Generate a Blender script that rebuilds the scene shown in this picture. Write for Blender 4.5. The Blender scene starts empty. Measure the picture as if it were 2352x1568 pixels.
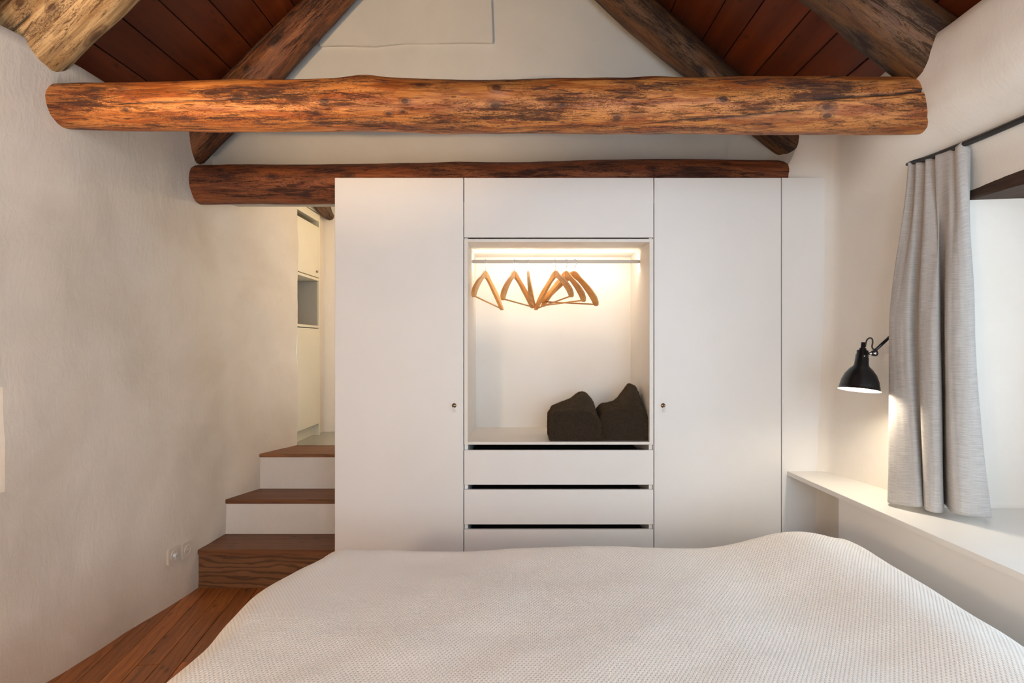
import bpy, bmesh, math, random
import numpy as np
from mathutils import Vector, Matrix, noise

# ------------------------------------------------------------------ camera, world, lights, exposure
sc = bpy.context.scene
COL = sc.collection
W, H, F = 2352, 1568, 1400.0
VU, VV, EYE = 1200.0, 790.0, 1.35          # vanishing point in pixels, eye height

cam_d = bpy.data.cameras.new('camera')
cam = bpy.data.objects.new('camera', cam_d); COL.objects.link(cam)
cam.location = (0, 0, EYE); cam.rotation_euler = (math.pi/2, 0, 0)
cam_d.sensor_width = 36.0; cam_d.lens = F/W*36.0
cam_d.shift_x = (W/2 - VU)/W; cam_d.shift_y = (VV - H/2)/W
cam_d.clip_start = 0.02
sc.camera = cam

sc.view_settings.view_transform = 'Standard'
sc.view_settings.look = 'None'
sc.view_settings.gamma = 1.0
sc.view_settings.use_curve_mapping = False
sc.view_settings.exposure = 0.69
sc.cycles.use_denoising = True
sc.cycles.max_bounces = 10
sc.cycles.diffuse_bounces = 6
sc.cycles.sample_clamp_indirect = 6.0
sc.cycles.caustics_reflective = False
sc.cycles.caustics_refractive = False

world = bpy.data.worlds.new('overcast_sky'); sc.world = world
world.use_nodes = True
bg = world.node_tree.nodes['Background']
bg.inputs[0].default_value = (0.69, 0.855, 1.0, 1)
bg.inputs[1].default_value = 5.6

def portal(name, loc, rot, sx, sy):
    d = bpy.data.lights.new(name, 'AREA'); d.shape = 'RECTANGLE'; d.size = sx; d.size_y = sy
    d.cycles.is_portal = True
    o = bpy.data.objects.new(name, d); o.location = loc; o.rotation_euler = rot; COL.objects.link(o)
portal('daylight_portal_right', (2.30, 1.32, 1.20), (0, math.pi/2, 0), 1.05, 0.90)
portal('daylight_portal_rear', (0.75, -1.18, 1.6), (math.pi/2, 0, 0), 1.9, 1.7)

def lamp_light(name, loc, target, power, color, radius, spot=None, blend=0.6):
    d = bpy.data.lights.new(name, 'SPOT' if spot else 'POINT')
    d.energy = power; d.color = color; d.shadow_soft_size = radius
    if spot: d.spot_size = math.radians(spot); d.spot_blend = blend
    o = bpy.data.objects.new(name, d); o.location = loc
    if target is not None:
        o.rotation_euler = (Vector(target)-Vector(loc)).to_track_quat('-Z', 'Y').to_euler()
    COL.objects.link(o)
    return o
# reading lamp behind the camera, turned up towards the roof timbers
lamp_light('reading_lamp_behind_camera', (-1.93, 0.25, 1.48), (-1.10, 2.42, 2.58), 185, (1.0, 0.66, 0.36), 0.03, 40, 1.0)
# unseen warm fill light, added behind the camera to brighten the room
lamp_light('fill_light_behind_camera', (-1.35, -0.45, 1.25), None, 44, (1.0, 0.75, 0.50), 0.14)
# ceiling lamp of the upper passage, round the corner behind the wardrobe
lamp_light('passage_lamp', (-0.55, 4.45, 2.25), None, 10, (1.0, 0.74, 0.44), 0.06)

# ------------------------------------------------------------------ helpers
rng = random.Random(7)
def PX(u, v, Y):
    return Vector(((u-VU)*Y/F, Y, EYE+(VV-v)*Y/F))
def lin(r, g, b):
    f = lambda c: ((c/255.0+0.055)/1.055)**2.4 if c/255.0 > 0.04045 else c/255.0/12.92
    return (f(r), f(g), f(b), 1)
def sstep(a, b, x):
    t = min(1, max(0, (x-a)/(b-a))); return t*t*(3-2*t)
def interp(x, xs, ys): return float(np.interp(x, xs, ys))

def tag(o, label=None, cat=None, group=None, kind=None):
    if label: o['label'] = label
    if cat: o['category'] = cat
    if group: o['group'] = group
    if kind: o['kind'] = kind
    return o
def link(name, me, mat=None, parent=None):
    o = bpy.data.objects.new(name, me); COL.objects.link(o)
    if mat is not None and not me.materials: me.materials.append(mat)
    if parent is not None: attach(o, parent)
    return o
def wm(o):
    m = o.matrix_basis.copy()
    if o.parent is not None: m = wm(o.parent) @ o.matrix_parent_inverse @ m
    return m
def attach(o, parent):
    o.parent = parent
    o.matrix_parent_inverse = wm(parent).inverted()
def empty(name, loc, label=None, cat=None, group=None):
    o = bpy.data.objects.new(name, None); o.location = loc; o.empty_display_size = 0.05
    COL.objects.link(o)
    return tag(o, label, cat, group)
def mesh(name, verts, faces, smooth=False):
    me = bpy.data.meshes.new(name); me.from_pydata([tuple(v) for v in verts], [], faces); me.update()
    if smooth: me.shade_smooth()
    return me
def from_bm(name, bm, smooth=False):
    me = bpy.data.meshes.new(name); bm.to_mesh(me); bm.free()
    if smooth: me.shade_smooth()
    return me
def box(name, x0, x1, y0, y1, z0, z1, mat, parent=None, bev=0.0015, rotz=0, seg=1):
    bm = bmesh.new(); bmesh.ops.create_cube(bm, size=1)
    sx, sy, sz = x1-x0, y1-y0, z1-z0
    bmesh.ops.scale(bm, vec=(sx, sy, sz), verts=bm.verts)
    if bev: bmesh.ops.bevel(bm, geom=bm.edges[:], offset=min(bev, 0.45*min(sx, sy, sz)), segments=seg, affect='EDGES')
    me = from_bm(name, bm)
    o = bpy.data.objects.new(name, me); COL.objects.link(o); me.materials.append(mat)
    o.location = ((x0+x1)/2, (y0+y1)/2, (z0+z1)/2); o.rotation_euler = (0, 0, rotz)
    if parent is not None: attach(o, parent)
    return o
def grid_mesh(name, nu, nv, fn, smooth=True, skip=None, uv=None):
    vs = [fn(i, j) for i in range(nu) for j in range(nv)]
    fs = [(i*nv+j, (i+1)*nv+j, (i+1)*nv+j+1, i*nv+j+1) for i in range(nu-1) for j in range(nv-1) if not (skip and skip(i, j))]
    me = mesh(name, vs, fs, smooth)
    if uv:
        l = me.uv_layers.new(name='UVMap')
        vi = np.empty(len(me.loops), dtype=np.int32); me.loops.foreach_get('vertex_index', vi)
        uvs = np.array([uv(i, j) for i in range(nu) for j in range(nv)], dtype=np.float32)
        l.data.foreach_set('uv', uvs[vi].ravel())
    return me
def catmull(pts, n):
    pts = [Vector(p) for p in pts]; P = [2*pts[0]-pts[1]]+pts+[2*pts[-1]-pts[-2]]
    out = []; m = len(pts)-1
    for k in range(n):
        t = k/(n-1)*m; i = min(int(t), m-1); f = t-i
        a, b, c, d = P[i:i+4]
        out.append(0.5*((2*b)+(c-a)*f+(2*a-5*b+4*c-d)*f*f+(3*b-a-3*c+d)*f**3))
    return out
def tube_mesh(name, pts, rad, seg=12, cap=True, smooth=True):
    pts = [Vector(p) for p in pts]; n = len(pts); vs = []; fs = []
    rr = rad if isinstance(rad, (list, tuple)) else [rad]*n
    t0 = (pts[1]-pts[0]).normalized()
    up = Vector((0, 0, 1)) if abs(t0.z) < 0.9 else Vector((1, 0, 0))
    a = t0.cross(up).normalized()
    for i in range(n):
        t = (pts[min(i+1, n-1)]-pts[max(i-1, 0)]).normalized()
        a = (a-t*a.dot(t)).normalized(); b = t.cross(a)
        for k in range(seg):
            w = 2*math.pi*k/seg
            vs.append(pts[i]+(a*math.cos(w)+b*math.sin(w))*rr[i])
    for i in range(n-1):
        for k in range(seg):
            fs.append((i*seg+k, i*seg+(k+1) % seg, (i+1)*seg+(k+1) % seg, (i+1)*seg+k))
    if cap:
        fs.append(tuple(range(seg-1, -1, -1))); fs.append(tuple((n-1)*seg+k for k in range(seg)))
    return mesh(name, vs, fs, smooth)
def lathe_mesh(name, prof, seg=40, smooth=True):
    vs = []; fs = []; n = len(prof)
    for r, z in prof:
        for k in range(seg):
            w = 2*math.pi*k/seg; vs.append((r*math.cos(w), r*math.sin(w), z))
    for i in range(n-1):
        for k in range(seg): fs.append((i*seg+k, i*seg+(k+1) % seg, (i+1)*seg+(k+1) % seg, (i+1)*seg+k))
    return mesh(name, vs, fs, smooth)
def prism_mesh(name, poly, d0, d1, axis='Y', bev=0.0):
    """polygon in (x,z) extruded along Y"""
    bm = bmesh.new()
    A = [bm.verts.new((p[0], d0, p[1])) for p in poly]; B = [bm.verts.new((p[0], d1, p[1])) for p in poly]
    n = len(poly)
    bm.faces.new(A); bm.faces.new(B[::-1])
    for i in range(n): bm.faces.new((A[i], B[i], B[(i+1) % n], A[(i+1) % n]))
    bmesh.ops.recalc_face_normals(bm, faces=bm.faces)
    if bev: bmesh.ops.bevel(bm, geom=bm.edges[:], offset=bev, segments=2, affect='EDGES')
    return from_bm(name, bm)
def fbm(p, o=4): return noise.fractal(Vector(p), 1.0, 2.0, o, noise_basis='PERLIN_ORIGINAL')

# ------------------------------------------------------------------ materials
class NB:
    def __init__(self, name):
        self.m = bpy.data.materials.new(name); self.m.use_nodes = True
        self.t = self.m.node_tree; self.n = self.t.nodes; self.b = self.n['Principled BSDF']
    def node(self, typ, **kw):
        x = self.n.new(typ)
        for k, v in kw.items(): setattr(x, k, v)
        return x
    def L(self, a, b): self.t.links.new(a, b)
    def coord(self, kind='Object'): return self.node('ShaderNodeTexCoord').outputs[kind]
    def mapping(self, src, scale=(1, 1, 1), loc=(0, 0, 0), rot=(0, 0, 0)):
        x = self.node('ShaderNodeMapping'); x.inputs['Scale'].default_value = scale
        x.inputs['Location'].default_value = loc; x.inputs['Rotation'].default_value = rot
        self.L(src, x.inputs['Vector']); return x.outputs[0]
    def shift_random(self, src, amount=37.0):
        oi = self.node('ShaderNodeObjectInfo'); v = self.node('ShaderNodeVectorMath', operation='SCALE')
        c = self.node('ShaderNodeCombineXYZ')
        for k in range(3): self.L(oi.outputs['Random'], c.inputs[k])
        self.L(c.outputs[0], v.inputs[0]); v.inputs['Scale'].default_value = amount
        a = self.node('ShaderNodeVectorMath', operation='ADD'); self.L(src, a.inputs[0]); self.L(v.outputs[0], a.inputs[1])
        return a.outputs[0]
    def noise(self, vec, scale=5, detail=4, rough=0.55, dist=0.0):
        x = self.node('ShaderNodeTexNoise'); x.inputs['Scale'].default_value = scale
        x.inputs['Detail'].default_value = detail; x.inputs['Roughness'].default_value = rough
        x.inputs['Distortion'].default_value = dist
        self.L(vec, x.inputs['Vector']); return x.outputs['Fac']
    def ramp(self, fac, stops, interp='LINEAR'):
        x = self.node('ShaderNodeValToRGB'); cr = x.color_ramp; cr.interpolation = interp
        while len(cr.elements) < len(stops): cr.elements.new(0.5)
        for e, (p, c) in zip(cr.elements, stops):
            e.position = p; e.color = c if len(c) == 4 else (*c, 1)
        self.L(fac, x.inputs[0]); return x.outputs[0]
    def mix(self, fac, a, b, mode='MIX'):
        x = self.node('ShaderNodeMix', data_type='RGBA', blend_type=mode)
        for src, idx in ((fac, 0), (a, 6), (b, 7)):
            if hasattr(src, 'links'): self.L(src, x.inputs[idx])
            elif idx == 0: x.inputs[0].default_value = src
            else: x.inputs[idx].default_value = src
        return x.outputs[2]
    def math(self, op, a, b=0.0):
        x = self.node('ShaderNodeMath', operation=op)
        for k, s in enumerate((a, b)):
            if hasattr(s, 'links'): self.L(s, x.inputs[k])
            else: x.inputs[k].default_value = s
        return x.outputs[0]
    def base(self, c):
        if hasattr(c, 'links'): self.L(c, self.b.inputs['Base Color'])
        else: self.b.inputs['Base Color'].default_value = c
    def rough(self, r):
        if hasattr(r, 'links'): self.L(r, self.b.inputs['Roughness'])
        else: self.b.inputs['Roughness'].default_value = r
    def bump(self, h, strength=0.3, dist=0.01):
        x = self.node('ShaderNodeBump'); x.inputs['Strength'].default_value = strength; x.inputs['Distance'].default_value = dist
        self.L(h, x.inputs['Height']); self.L(x.outputs[0], self.b.inputs['Normal'])

BLK = (0, 0, 0, 1); WHT = (1, 1, 1, 1)
def mat_plain(name, c, rough=0.5, metal=0.0, bump=0.0, bscale=60):
    m = NB(name); co = m.coord()
    f = m.noise(co, 3.0, 3); col = m.mix(f, tuple(x*0.96 for x in c[:3])+(1,), tuple(min(1, x*1.04) for x in c[:3])+(1,))
    m.base(col); m.rough(rough); m.b.inputs['Metallic'].default_value = metal
    if bump: m.bump(m.noise(co, bscale, 4), bump, 0.002)
    return m.m
def mat_plaster(name, c, c2, bump=0.25):
    m = NB(name); co = m.coord()
    f1 = m.noise(co, 1.6, 5, 0.6, 0.4); f2 = m.noise(co, 14, 4, 0.6)
    col = m.mix(m.ramp(f1, [(0.35, BLK), (0.7, WHT)]), c, c2)
    col = m.mix(m.math('MULTIPLY', m.ramp(f2, [(0.55, BLK), (0.8, WHT)]), 0.10), col, tuple(x*0.8 for x in c[:3])+(1,))
    m.base(col); m.rough(0.85)
    big = m.noise(m.mapping(co, (1, 1, 0.7)), 5.5, 5, 0.55, 0.6); fine = m.noise(co, 170, 3, 0.6)
    sw = m.noise(m.mapping(co, (1, 3.0, 1.2), rot=(0.6, 0, 0)), 9, 3, 0.5, 1.2)
    h = m.math('ADD', m.math('MULTIPLY', big, 1.0), m.math('ADD', m.math('MULTIPLY', fine, 0.06), m.math('MULTIPLY', sw, 0.25)))
    m.bump(h, bump, 0.03); return m.m
def mat_log(name, base, light, dark, streak=0.5, seed=0.0, rough=0.6, grey=None, knots=1.0, peel=0.06):
    m = NB(name); uv = m.coord('UV'); uv = m.mapping(uv, (1, 1, 1), (seed, seed*0.37, 0))
    patch = m.noise(m.mapping(uv, (3.0, 26, 1)), 1.0, 5, 0.6, 0.7)
    grain = m.noise(m.mapping(uv, (5, 150, 1)), 1.0, 5, 0.65, 0.2)
    st = m.noise(m.mapping(uv, (9, 80, 1)), 1.0, 8, 0.7, 0.8)
    st2 = m.noise(m.mapping(uv, (60, 170, 1)), 1.0, 4, 0.7, 2.0)
    zone = m.noise(m.mapping(uv, (2.2, 12, 1), (5, 3, 0)), 1.0, 4, 0.6, 0.3)
    col = m.mix(m.ramp(patch, [(0.47-peel, BLK), (0.47+peel, WHT)]), base, light)
    red = m.noise(m.mapping(uv, (4, 34, 1), (9, 1, 0)), 1.0, 5, 0.65, 0.9)
    col = m.mix(m.math('MULTIPLY', m.ramp(red, [(0.50, BLK), (0.56, WHT)]), 0.55), col, tuple(0.55*b+0.45*d for b, d in zip(base[:3], dark[:3]))+(1,))
    if grey: col = m.mix(m.ramp(zone, [(0.40, BLK), (0.60, WHT)]), col, grey)
    col = m.mix(0.7, col, m.ramp(grain, [(0.3, (0.62, 0.55, 0.5, 1)), (0.6, WHT)]), 'MULTIPLY')
    s = m.math('ADD', st, m.math('MULTIPLY', m.math('SUBTRACT', zone, 0.5), 0.5))
    lo = 0.66-0.16*streak
    sm = m.ramp(s, [(lo, BLK), (lo+0.05, (0.7,)*3), (lo+0.12, WHT)])
    s2 = m.math('ADD', st2, m.math('MULTIPLY', m.math('SUBTRACT', zone, 0.5), 0.6))
    sm2 = m.ramp(s2, [(lo+0.02, BLK), (lo+0.06, WHT)])
    col = m.mix(m.math('MULTIPLY', sm, 0.92), col, dark)
    col = m.mix(m.math('MULTIPLY', sm2, 0.75), col, dark)
    kd = m.noise(m.mapping(uv, (40, 40, 1)), 1.0, 3)
    vo = m.node('ShaderNodeTexVoronoi', voronoi_dimensions='2D'); vo.inputs['Scale'].default_value = 1.0
    m.L(m.mapping(uv, (2.1, 4.6, 1), (2.3, 1.1, 0)), vo.inputs['Vector'])
    d = m.math('ADD', vo.outputs['Distance'], m.math('MULTIPLY', m.math('SUBTRACT', kd, 0.5), 0.05))
    k1 = m.ramp(d, [(0.0, WHT), (0.035*knots, (0.95,)*3), (0.055*knots, (0.45,)*3), (0.072*knots, (0.7,)*3), (0.10*knots, BLK)])
    at = m.node('ShaderNodeAttribute'); at.attribute_name = 'knot'
    kv = m.math('ADD', at.outputs['Fac'], m.math('MULTIPLY', m.math('SUBTRACT', kd, 0.5), 0.25))
    k2 = m.ramp(kv, [(0.0, BLK), (0.30, BLK), (0.40, (0.6,)*3), (0.50, (0.30,)*3), (0.66, (0.5,)*3), (0.80, WHT)])
    col = m.mix(m.math('MULTIPLY', m.math('MAXIMUM', k1, k2), 0.9), col, dark)
    ca = m.node('ShaderNodeAttribute'); ca.attribute_name = 'crack'
    col = m.mix(ca.outputs['Fac'], col, (0.012, 0.006, 0.004, 1))
    m.base(col); m.rough(m.ramp(sm, [(0, (rough,)*3), (1, (min(1, rough+0.25),)*3)]))
    h = m.math('SUBTRACT', m.math('ADD', m.math('MULTIPLY', grain, 0.3), m.math('MULTIPLY', patch, 0.9)), m.math('ADD', m.math('MULTIPLY', sm, 0.35), m.math('MULTIPLY', sm2, 0.3)))
    m.bump(h, 0.6, 0.006); return m.m
def mat_board(name, base, light, dark, axis='Y', rough=0.5, ring=0.0, knots=True, grain=1.0):
    """wood board, grain along axis, every board shifted by its own random"""
    m = NB(name); co = m.shift_random(m.coord('Object'))
    s = {'Y': (45, 1.6, 45), 'X': (1.6, 45, 45)}[axis]; s2 = {'Y': (9, 0.8, 9), 'X': (0.8, 9, 9)}[axis]
    g = m.noise(m.mapping(co, s), 1.0, 5, 0.65, 0.25); p = m.noise(m.mapping(co, s2), 1.0, 3, 0.5, 0.5)
    oi = m.node('ShaderNodeObjectInfo')
    col = m.mix(m.ramp(p, [(0.3, BLK), (0.7, WHT)]), base, light)
    col = m.mix(0.8*grain, col, m.ramp(g, [(0.25, (0.5, 0.42, 0.38, 1)), (0.6, WHT)]), 'MULTIPLY')
    tone = m.ramp(oi.outputs['Random'], [(0, (0.72, 0.7, 0.68, 1)), (1, (1.15, 1.12, 1.08, 1))])
    col = m.mix(1.0, col, tone, 'MULTIPLY')
    h = g
    if ring:
        wv = m.node('ShaderNodeTexWave', wave_type='RINGS', rings_direction='SPHERICAL'); wv.inputs['Scale'].default_value = 6
        wv.inputs['Distortion'].default_value = 9; wv.inputs['Detail'].default_value = 3; wv.inputs['Detail Scale'].default_value = 1.2
        rs = {'Y': (2.4, 0.5, 2.4), 'X': (0.5, 2.4, 2.4)}[axis]
        m.L(m.mapping(co, rs), wv.inputs['Vector'])
        col = m.mix(m.math('MULTIPLY', m.ramp(wv.outputs['Fac'], [(0.5, BLK), (0.9, WHT)]), ring), col, dark)
    if knots:
        vo = m.node('ShaderNodeTexVoronoi', voronoi_dimensions='2D'); vo.inputs['Scale'].default_value = 1.0
        ks = {'Y': (11, 4.5, 1), 'X': (4.5, 11, 1)}[axis]
        m.L(m.mapping(co, ks), vo.inputs['Vector'])
        k = m.ramp(vo.outputs['Distance'], [(0, WHT), (0.05, (0.8, 0.8, 0.8, 1)), (0.10, (0.2,)*3), (0.16, BLK)])
        kz = m.ramp(m.noise(m.mapping(co, (3, 3, 3)), 1.0, 2), [(0.48, BLK), (0.56, WHT)])
        col = m.mix(m.math('MULTIPLY', m.math('MULTIPLY', k, kz), 0.85), col, dark)
    m.base(col); m.rough(rough); m.bump(h, 0.2, 0.002); return m.m

M = {}
M['plaster'] = mat_plaster('lime_plaster', (0.655, 0.585, 0.495, 1), (0.765, 0.705, 0.63, 1), 0.27)
M['plaster_r'] = mat_plaster('smooth_plaster', (0.80, 0.765, 0.71, 1), (0.84, 0.81, 0.77, 1), 0.10)
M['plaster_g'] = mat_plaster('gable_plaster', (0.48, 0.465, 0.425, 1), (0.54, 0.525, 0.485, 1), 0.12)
M['riser'] = mat_plaster('riser_plaster', (0.68, 0.65, 0.62, 1), (0.76, 0.73, 0.70, 1), 0.3)
M['white'] = mat_plain('white_lacquer', (0.81, 0.80, 0.79, 1), 0.5)
M['white_in'] = mat_plain('white_lacquer_inside', (0.78, 0.75, 0.71, 1), 0.4)
M['shelf'] = mat_plain('white_shelf_board', (0.83, 0.815, 0.785, 1), 0.35)
M['cream'] = mat_plain('cream_lacquer', (0.74, 0.70, 0.58, 1), 0.4)
M['grey_in'] = mat_plain('grey_cabinet_inside', (0.42, 0.40, 0.36, 1), 0.6)
M['dark_in'] = mat_plain('drawer_shade_black', (0.02, 0.02, 0.02, 1), 0.8)  # near-black stands in for the shade behind the drawer slots
M['concrete'] = mat_plain('polished_concrete', (0.33, 0.32, 0.28, 1), 0.18)
M['beam'] = mat_log('orange_log', (0.35, 0.095, 0.017, 1), (0.58, 0.225, 0.055, 1), (0.05, 0.014, 0.006, 1), 0.82, 0.0, 0.5)
M['beam2'] = mat_log('red_brown_log', (0.20, 0.05, 0.014, 1), (0.29, 0.088, 0.025, 1), (0.035, 0.010, 0.005, 1), 0.85, 3.3, 0.6)
M['rafter'] = mat_log('brown_log', (0.14, 0.044, 0.012, 1), (0.25, 0.088, 0.026, 1), (0.022, 0.008, 0.004, 1), 0.86, 7.7, 0.65)
M['rafter_pale'] = mat_log('pale_log', (0.38, 0.22, 0.085, 1), (0.58, 0.39, 0.19, 1), (0.085, 0.036, 0.014, 1), 0.72, 1.9, 0.6, knots=1.5)
M['rafter_grey'] = mat_log('grey_brown_log', (0.11, 0.036, 0.009, 1), (0.17, 0.068, 0.018, 1), (0.025, 0.008, 0.004, 1), 0.75, 12.4, 0.6, grey=(0.09, 0.042, 0.012, 1))
M['plank'] = mat_board('roof_plank_wood', (0.105, 0.019, 0.005, 1), (0.20, 0.042, 0.009, 1), (0.05, 0.012, 0.005, 1), 'Y', 0.45, 0.0, True, 0.6)
M['floor'] = mat_board('pine_floor_wood', (0.36, 0.112, 0.022, 1), (0.50, 0.18, 0.042, 1), (0.04, 0.012, 0.005, 1), 'Y', 0.38, 0.25)
M['tread'] = mat_board('tread_wood', (0.20, 0.075, 0.028, 1), (0.30, 0.125, 0.048, 1), (0.055, 0.02, 0.009, 1), 'X', 0.5, 0.35)
M['riser_wood'] = mat_board('riser_wood', (0.19, 0.085, 0.036, 1), (0.25, 0.12, 0.055, 1), (0.035, 0.014, 0.007, 1), 'X', 0.55, 0.6)
M['lintel'] = mat_board('old_lintel_wood', (0.035, 0.017, 0.009, 1), (0.075, 0.042, 0.025, 1), (0.02, 0.01, 0.006, 1), 'Y', 0.8, 0.4, False)
M['hanger'] = mat_board('beech_wood', (0.68, 0.33, 0.10, 1), (0.78, 0.44, 0.16, 1), (0.3, 0.12, 0.04, 1), 'X', 0.35, 0.0, False, 0.5)
M['chrome'] = mat_plain('chrome', (0.75, 0.75, 0.76, 1), 0.15, 1.0)
M['alu'] = mat_plain('brushed_aluminium', (0.46, 0.40, 0.33, 1), 0.4, 0.3)
M['brass'] = mat_plain('aged_brass', (0.32, 0.23, 0.14, 1), 0.3, 1.0)
M['black'] = mat_plain('satin_black_metal', (0.008, 0.008, 0.009, 1), 0.28)
M['rail'] = mat_plain('black_rail', (0.01, 0.009, 0.009, 1), 0.4)
M['cable'] = mat_plain('black_cable', (0.01, 0.01, 0.01, 1), 0.6)
M['plastic'] = mat_plain('cream_plastic', (0.66, 0.60, 0.52, 1), 0.35)
M['plug'] = mat_plain('pale_blue_plastic', (0.72, 0.78, 0.82, 1), 0.4)
M['lampin'] = mat_plain('white_enamel', (0.85, 0.83, 0.78, 1), 0.5)
m = NB('clear_key_tag'); m.base((0.85, 0.83, 0.78, 1)); m.rough(0.1); m.b.inputs['Alpha'].default_value = 0.35; M['clear'] = m.m
m = NB('window_pane')
tr = m.node('ShaderNodeBsdfTransparent'); gl = m.node('ShaderNodeBsdfGlossy'); gl.inputs['Roughness'].default_value = 0.02
mx = m.node('ShaderNodeMixShader'); mx.inputs[0].default_value = 0.06
m.L(tr.outputs[0], mx.inputs[1]); m.L(gl.outputs[0], mx.inputs[2]); m.L(mx.outputs[0], m.n['Material Output'].inputs['Surface']); M['glass'] = m.m
def mat_emit(name, c, s):
    m = NB(name); m.base((0.9, 0.9, 0.85, 1)); m.b.inputs['Emission Color'].default_value = c; m.b.inputs['Emission Strength'].default_value = s; return m.m
M['led'] = mat_emit('led_strip', (1.0, 0.82, 0.60, 1), 50.0)
M['bulb'] = mat_emit('lamp_bulb', (1.0, 0.86, 0.66, 1), 260.0)
# curtain fabric: horizontal slub weave
m = NB('grey_linen'); uv = m.coord('UV')
h1 = m.noise(m.mapping(uv, (10, 330, 1)), 1.0, 4, 0.7); h2 = m.noise(m.mapping(uv, (420, 16, 1)), 1.0, 3, 0.6); h3 = m.noise(m.mapping(uv, (4, 60, 1)), 1.0, 3)
col = m.mix(m.ramp(h1, [(0.32, BLK), (0.68, WHT)]), (0.33, 0.315, 0.305, 1), (0.52, 0.505, 0.49, 1))
col = m.mix(m.math('MULTIPLY', m.ramp(h2, [(0.4, BLK), (0.7, WHT)]), 0.25), col, (0.60, 0.58, 0.56, 1))
m.base(col); m.rough(0.9); m.b.inputs['Sheen Weight'].default_value = 0.15
m.bump(m.math('ADD', h1, m.math('MULTIPLY', h2, 0.5)), 0.25, 0.001); M['linen'] = m.m
# waffle bedspread
m = NB('waffle_cotton'); uv = m.coord('UV')
sep = m.node('ShaderNodeSeparateXYZ'); wob = m.noise(m.mapping(uv, (9, 9, 1)), 1.0, 2)
m.L(uv, sep.inputs[0])
def wsin(src, period, k):
    a = m.math('MULTIPLY', m.math('ADD', src, m.math('MULTIPLY', wob, k)), 2*math.pi/period)
    return m.math('SINE', a)
wx = wsin(sep.outputs[0], 0.0110, 0.006); wy = wsin(sep.outputs[1], 0.0180, 0.006)
pit = m.math('MAXIMUM', m.math('MULTIPLY', wx, wy), 0.0)
line = m.math('MULTIPLY', m.math('ADD', wsin(sep.outputs[0], 0.0055, 0.006), 1.0), 0.06)
rid = m.math('ADD', m.math('SUBTRACT', 1.0, pit), line)
fine = m.noise(m.mapping(uv, (500, 500, 1)), 1.0, 3)
col = m.mix(m.math('MULTIPLY', pit, 0.8), (0.90, 0.875, 0.835, 1), (0.78, 0.73, 0.67, 1))
m.base(col); m.rough(0.95); m.b.inputs['Sheen Weight'].default_value = 0.2
m.bump(m.math('ADD', rid, m.math('MULTIPLY', fine, 0.25)), 0.6, 0.0025); M['waffle'] = m.m
# towels
m = NB('dark_terry'); co = m.coord()
f = m.noise(co, 230, 4, 0.7); p = m.noise(co, 30, 3)
m.base(m.mix(m.ramp(f, [(0.35, BLK), (0.7, WHT)]), (0.012, 0.008, 0.005, 1), (0.060, 0.040, 0.022, 1)))
m.rough(1.0); m.b.inputs['Sheen Weight'].default_value = 0.25; m.b.inputs['Sheen Tint'].default_value = (0.6, 0.42, 0.25, 1)
m.bump(m.math('ADD', f, m.math('MULTIPLY', p, 0.5)), 0.9, 0.006); M['terry'] = m.m
m = NB('terry_loops'); co = m.coord(); f = m.noise(co, 60, 3, 0.6)
m.base(m.mix(f, (0.018, 0.011, 0.006, 1), (0.135, 0.085, 0.042, 1))); m.rough(0.95); M['terry_pile'] = m.m

# ------------------------------------------------------------------ the shell
YG = 3.575                                      # gable face
def roof_l(x): return 4.575+1.0*x
def roof_r(x): return 4.003-0.87*x

LY = [-1.8, 0.0, 1.6, 2.43, 3.0, 3.375, 3.65, 3.92, 4.25, 4.35]
LX = [-2.42, -2.16, -2.0, -1.909, -1.835, -1.791, -1.775, -1.69, -1.572, -1.53]
def wall_left_x(y, z, rough=True):
    x = interp(y, LY, LX)
    # rounded towards the tie beam and roof
    x += -0.045*sstep(1.3, 2.3, z)*math.exp(-((y-3.45)/0.35)**2)
    x += 0.095*sstep(1.5, 2.25, z)*math.exp(-((y-2.35)/0.6)**2)
    zf0 = interp(y, [2.75, 3.15], [2.48, 2.60]); f = sstep(zf0, zf0+0.09, z)*sstep(3.62, 3.45, y); x = x*(1-f)-2.12*f
    if rough:
        x += 0.020*fbm((y*1.3, z*1.3, 3.1), 3)*(1-0.7*sstep(1.9, 2.3, z))+0.006*fbm((y*5, z*5, 9.0), 3)
    return x
# small wall niche, its far edge just enters the picture
LW = (1.35, 2.27, 0.80, 1.19)
ys = sorted(set([round(-1.75+i*0.04, 3) for i in range(151)]+[LW[0], LW[1], 4.25]))
ys = [y for y in ys if y <= 4.2501]
zs = sorted(set([round(i*0.04, 3) for i in range(68)]+[LW[2], LW[3]]))
lm = grid_mesh('wall_left', len(ys), len(zs), lambda i, j: (wall_left_x(ys[i], zs[j]), ys[i], zs[j]),
               skip=lambda i, j: LW[0] <= ys[i] < LW[1] and LW[2] <= zs[j] < LW[3])
wall_left = tag(link('wall_left', lm, M['plaster']), kind='structure')
def reveal(name, loop, dx, dz, dy, mat, parent):
    """splayed jambs of a window: loop of (x,y,z) corner runs pushed outwards"""
    vs = []; fs = []; n = len(loop)
    cy = sum(p[1] for p in loop)/n; cz = sum(p[2] for p in loop)/n
    for k in range(6):
        t = k/5
        for p in loop: vs.append((p[0]+dx*t, p[1]+(cy-p[1])*dy*t, p[2]+(cz-p[2])*dz*t))
    for k in range(5):
        for i in range(n): fs.append((k*n+i, k*n+(i+1) % n, (k+1)*n+(i+1) % n, (k+1)*n+i))
    return link(name, mesh(name, vs, fs, True), mat, parent)
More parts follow.
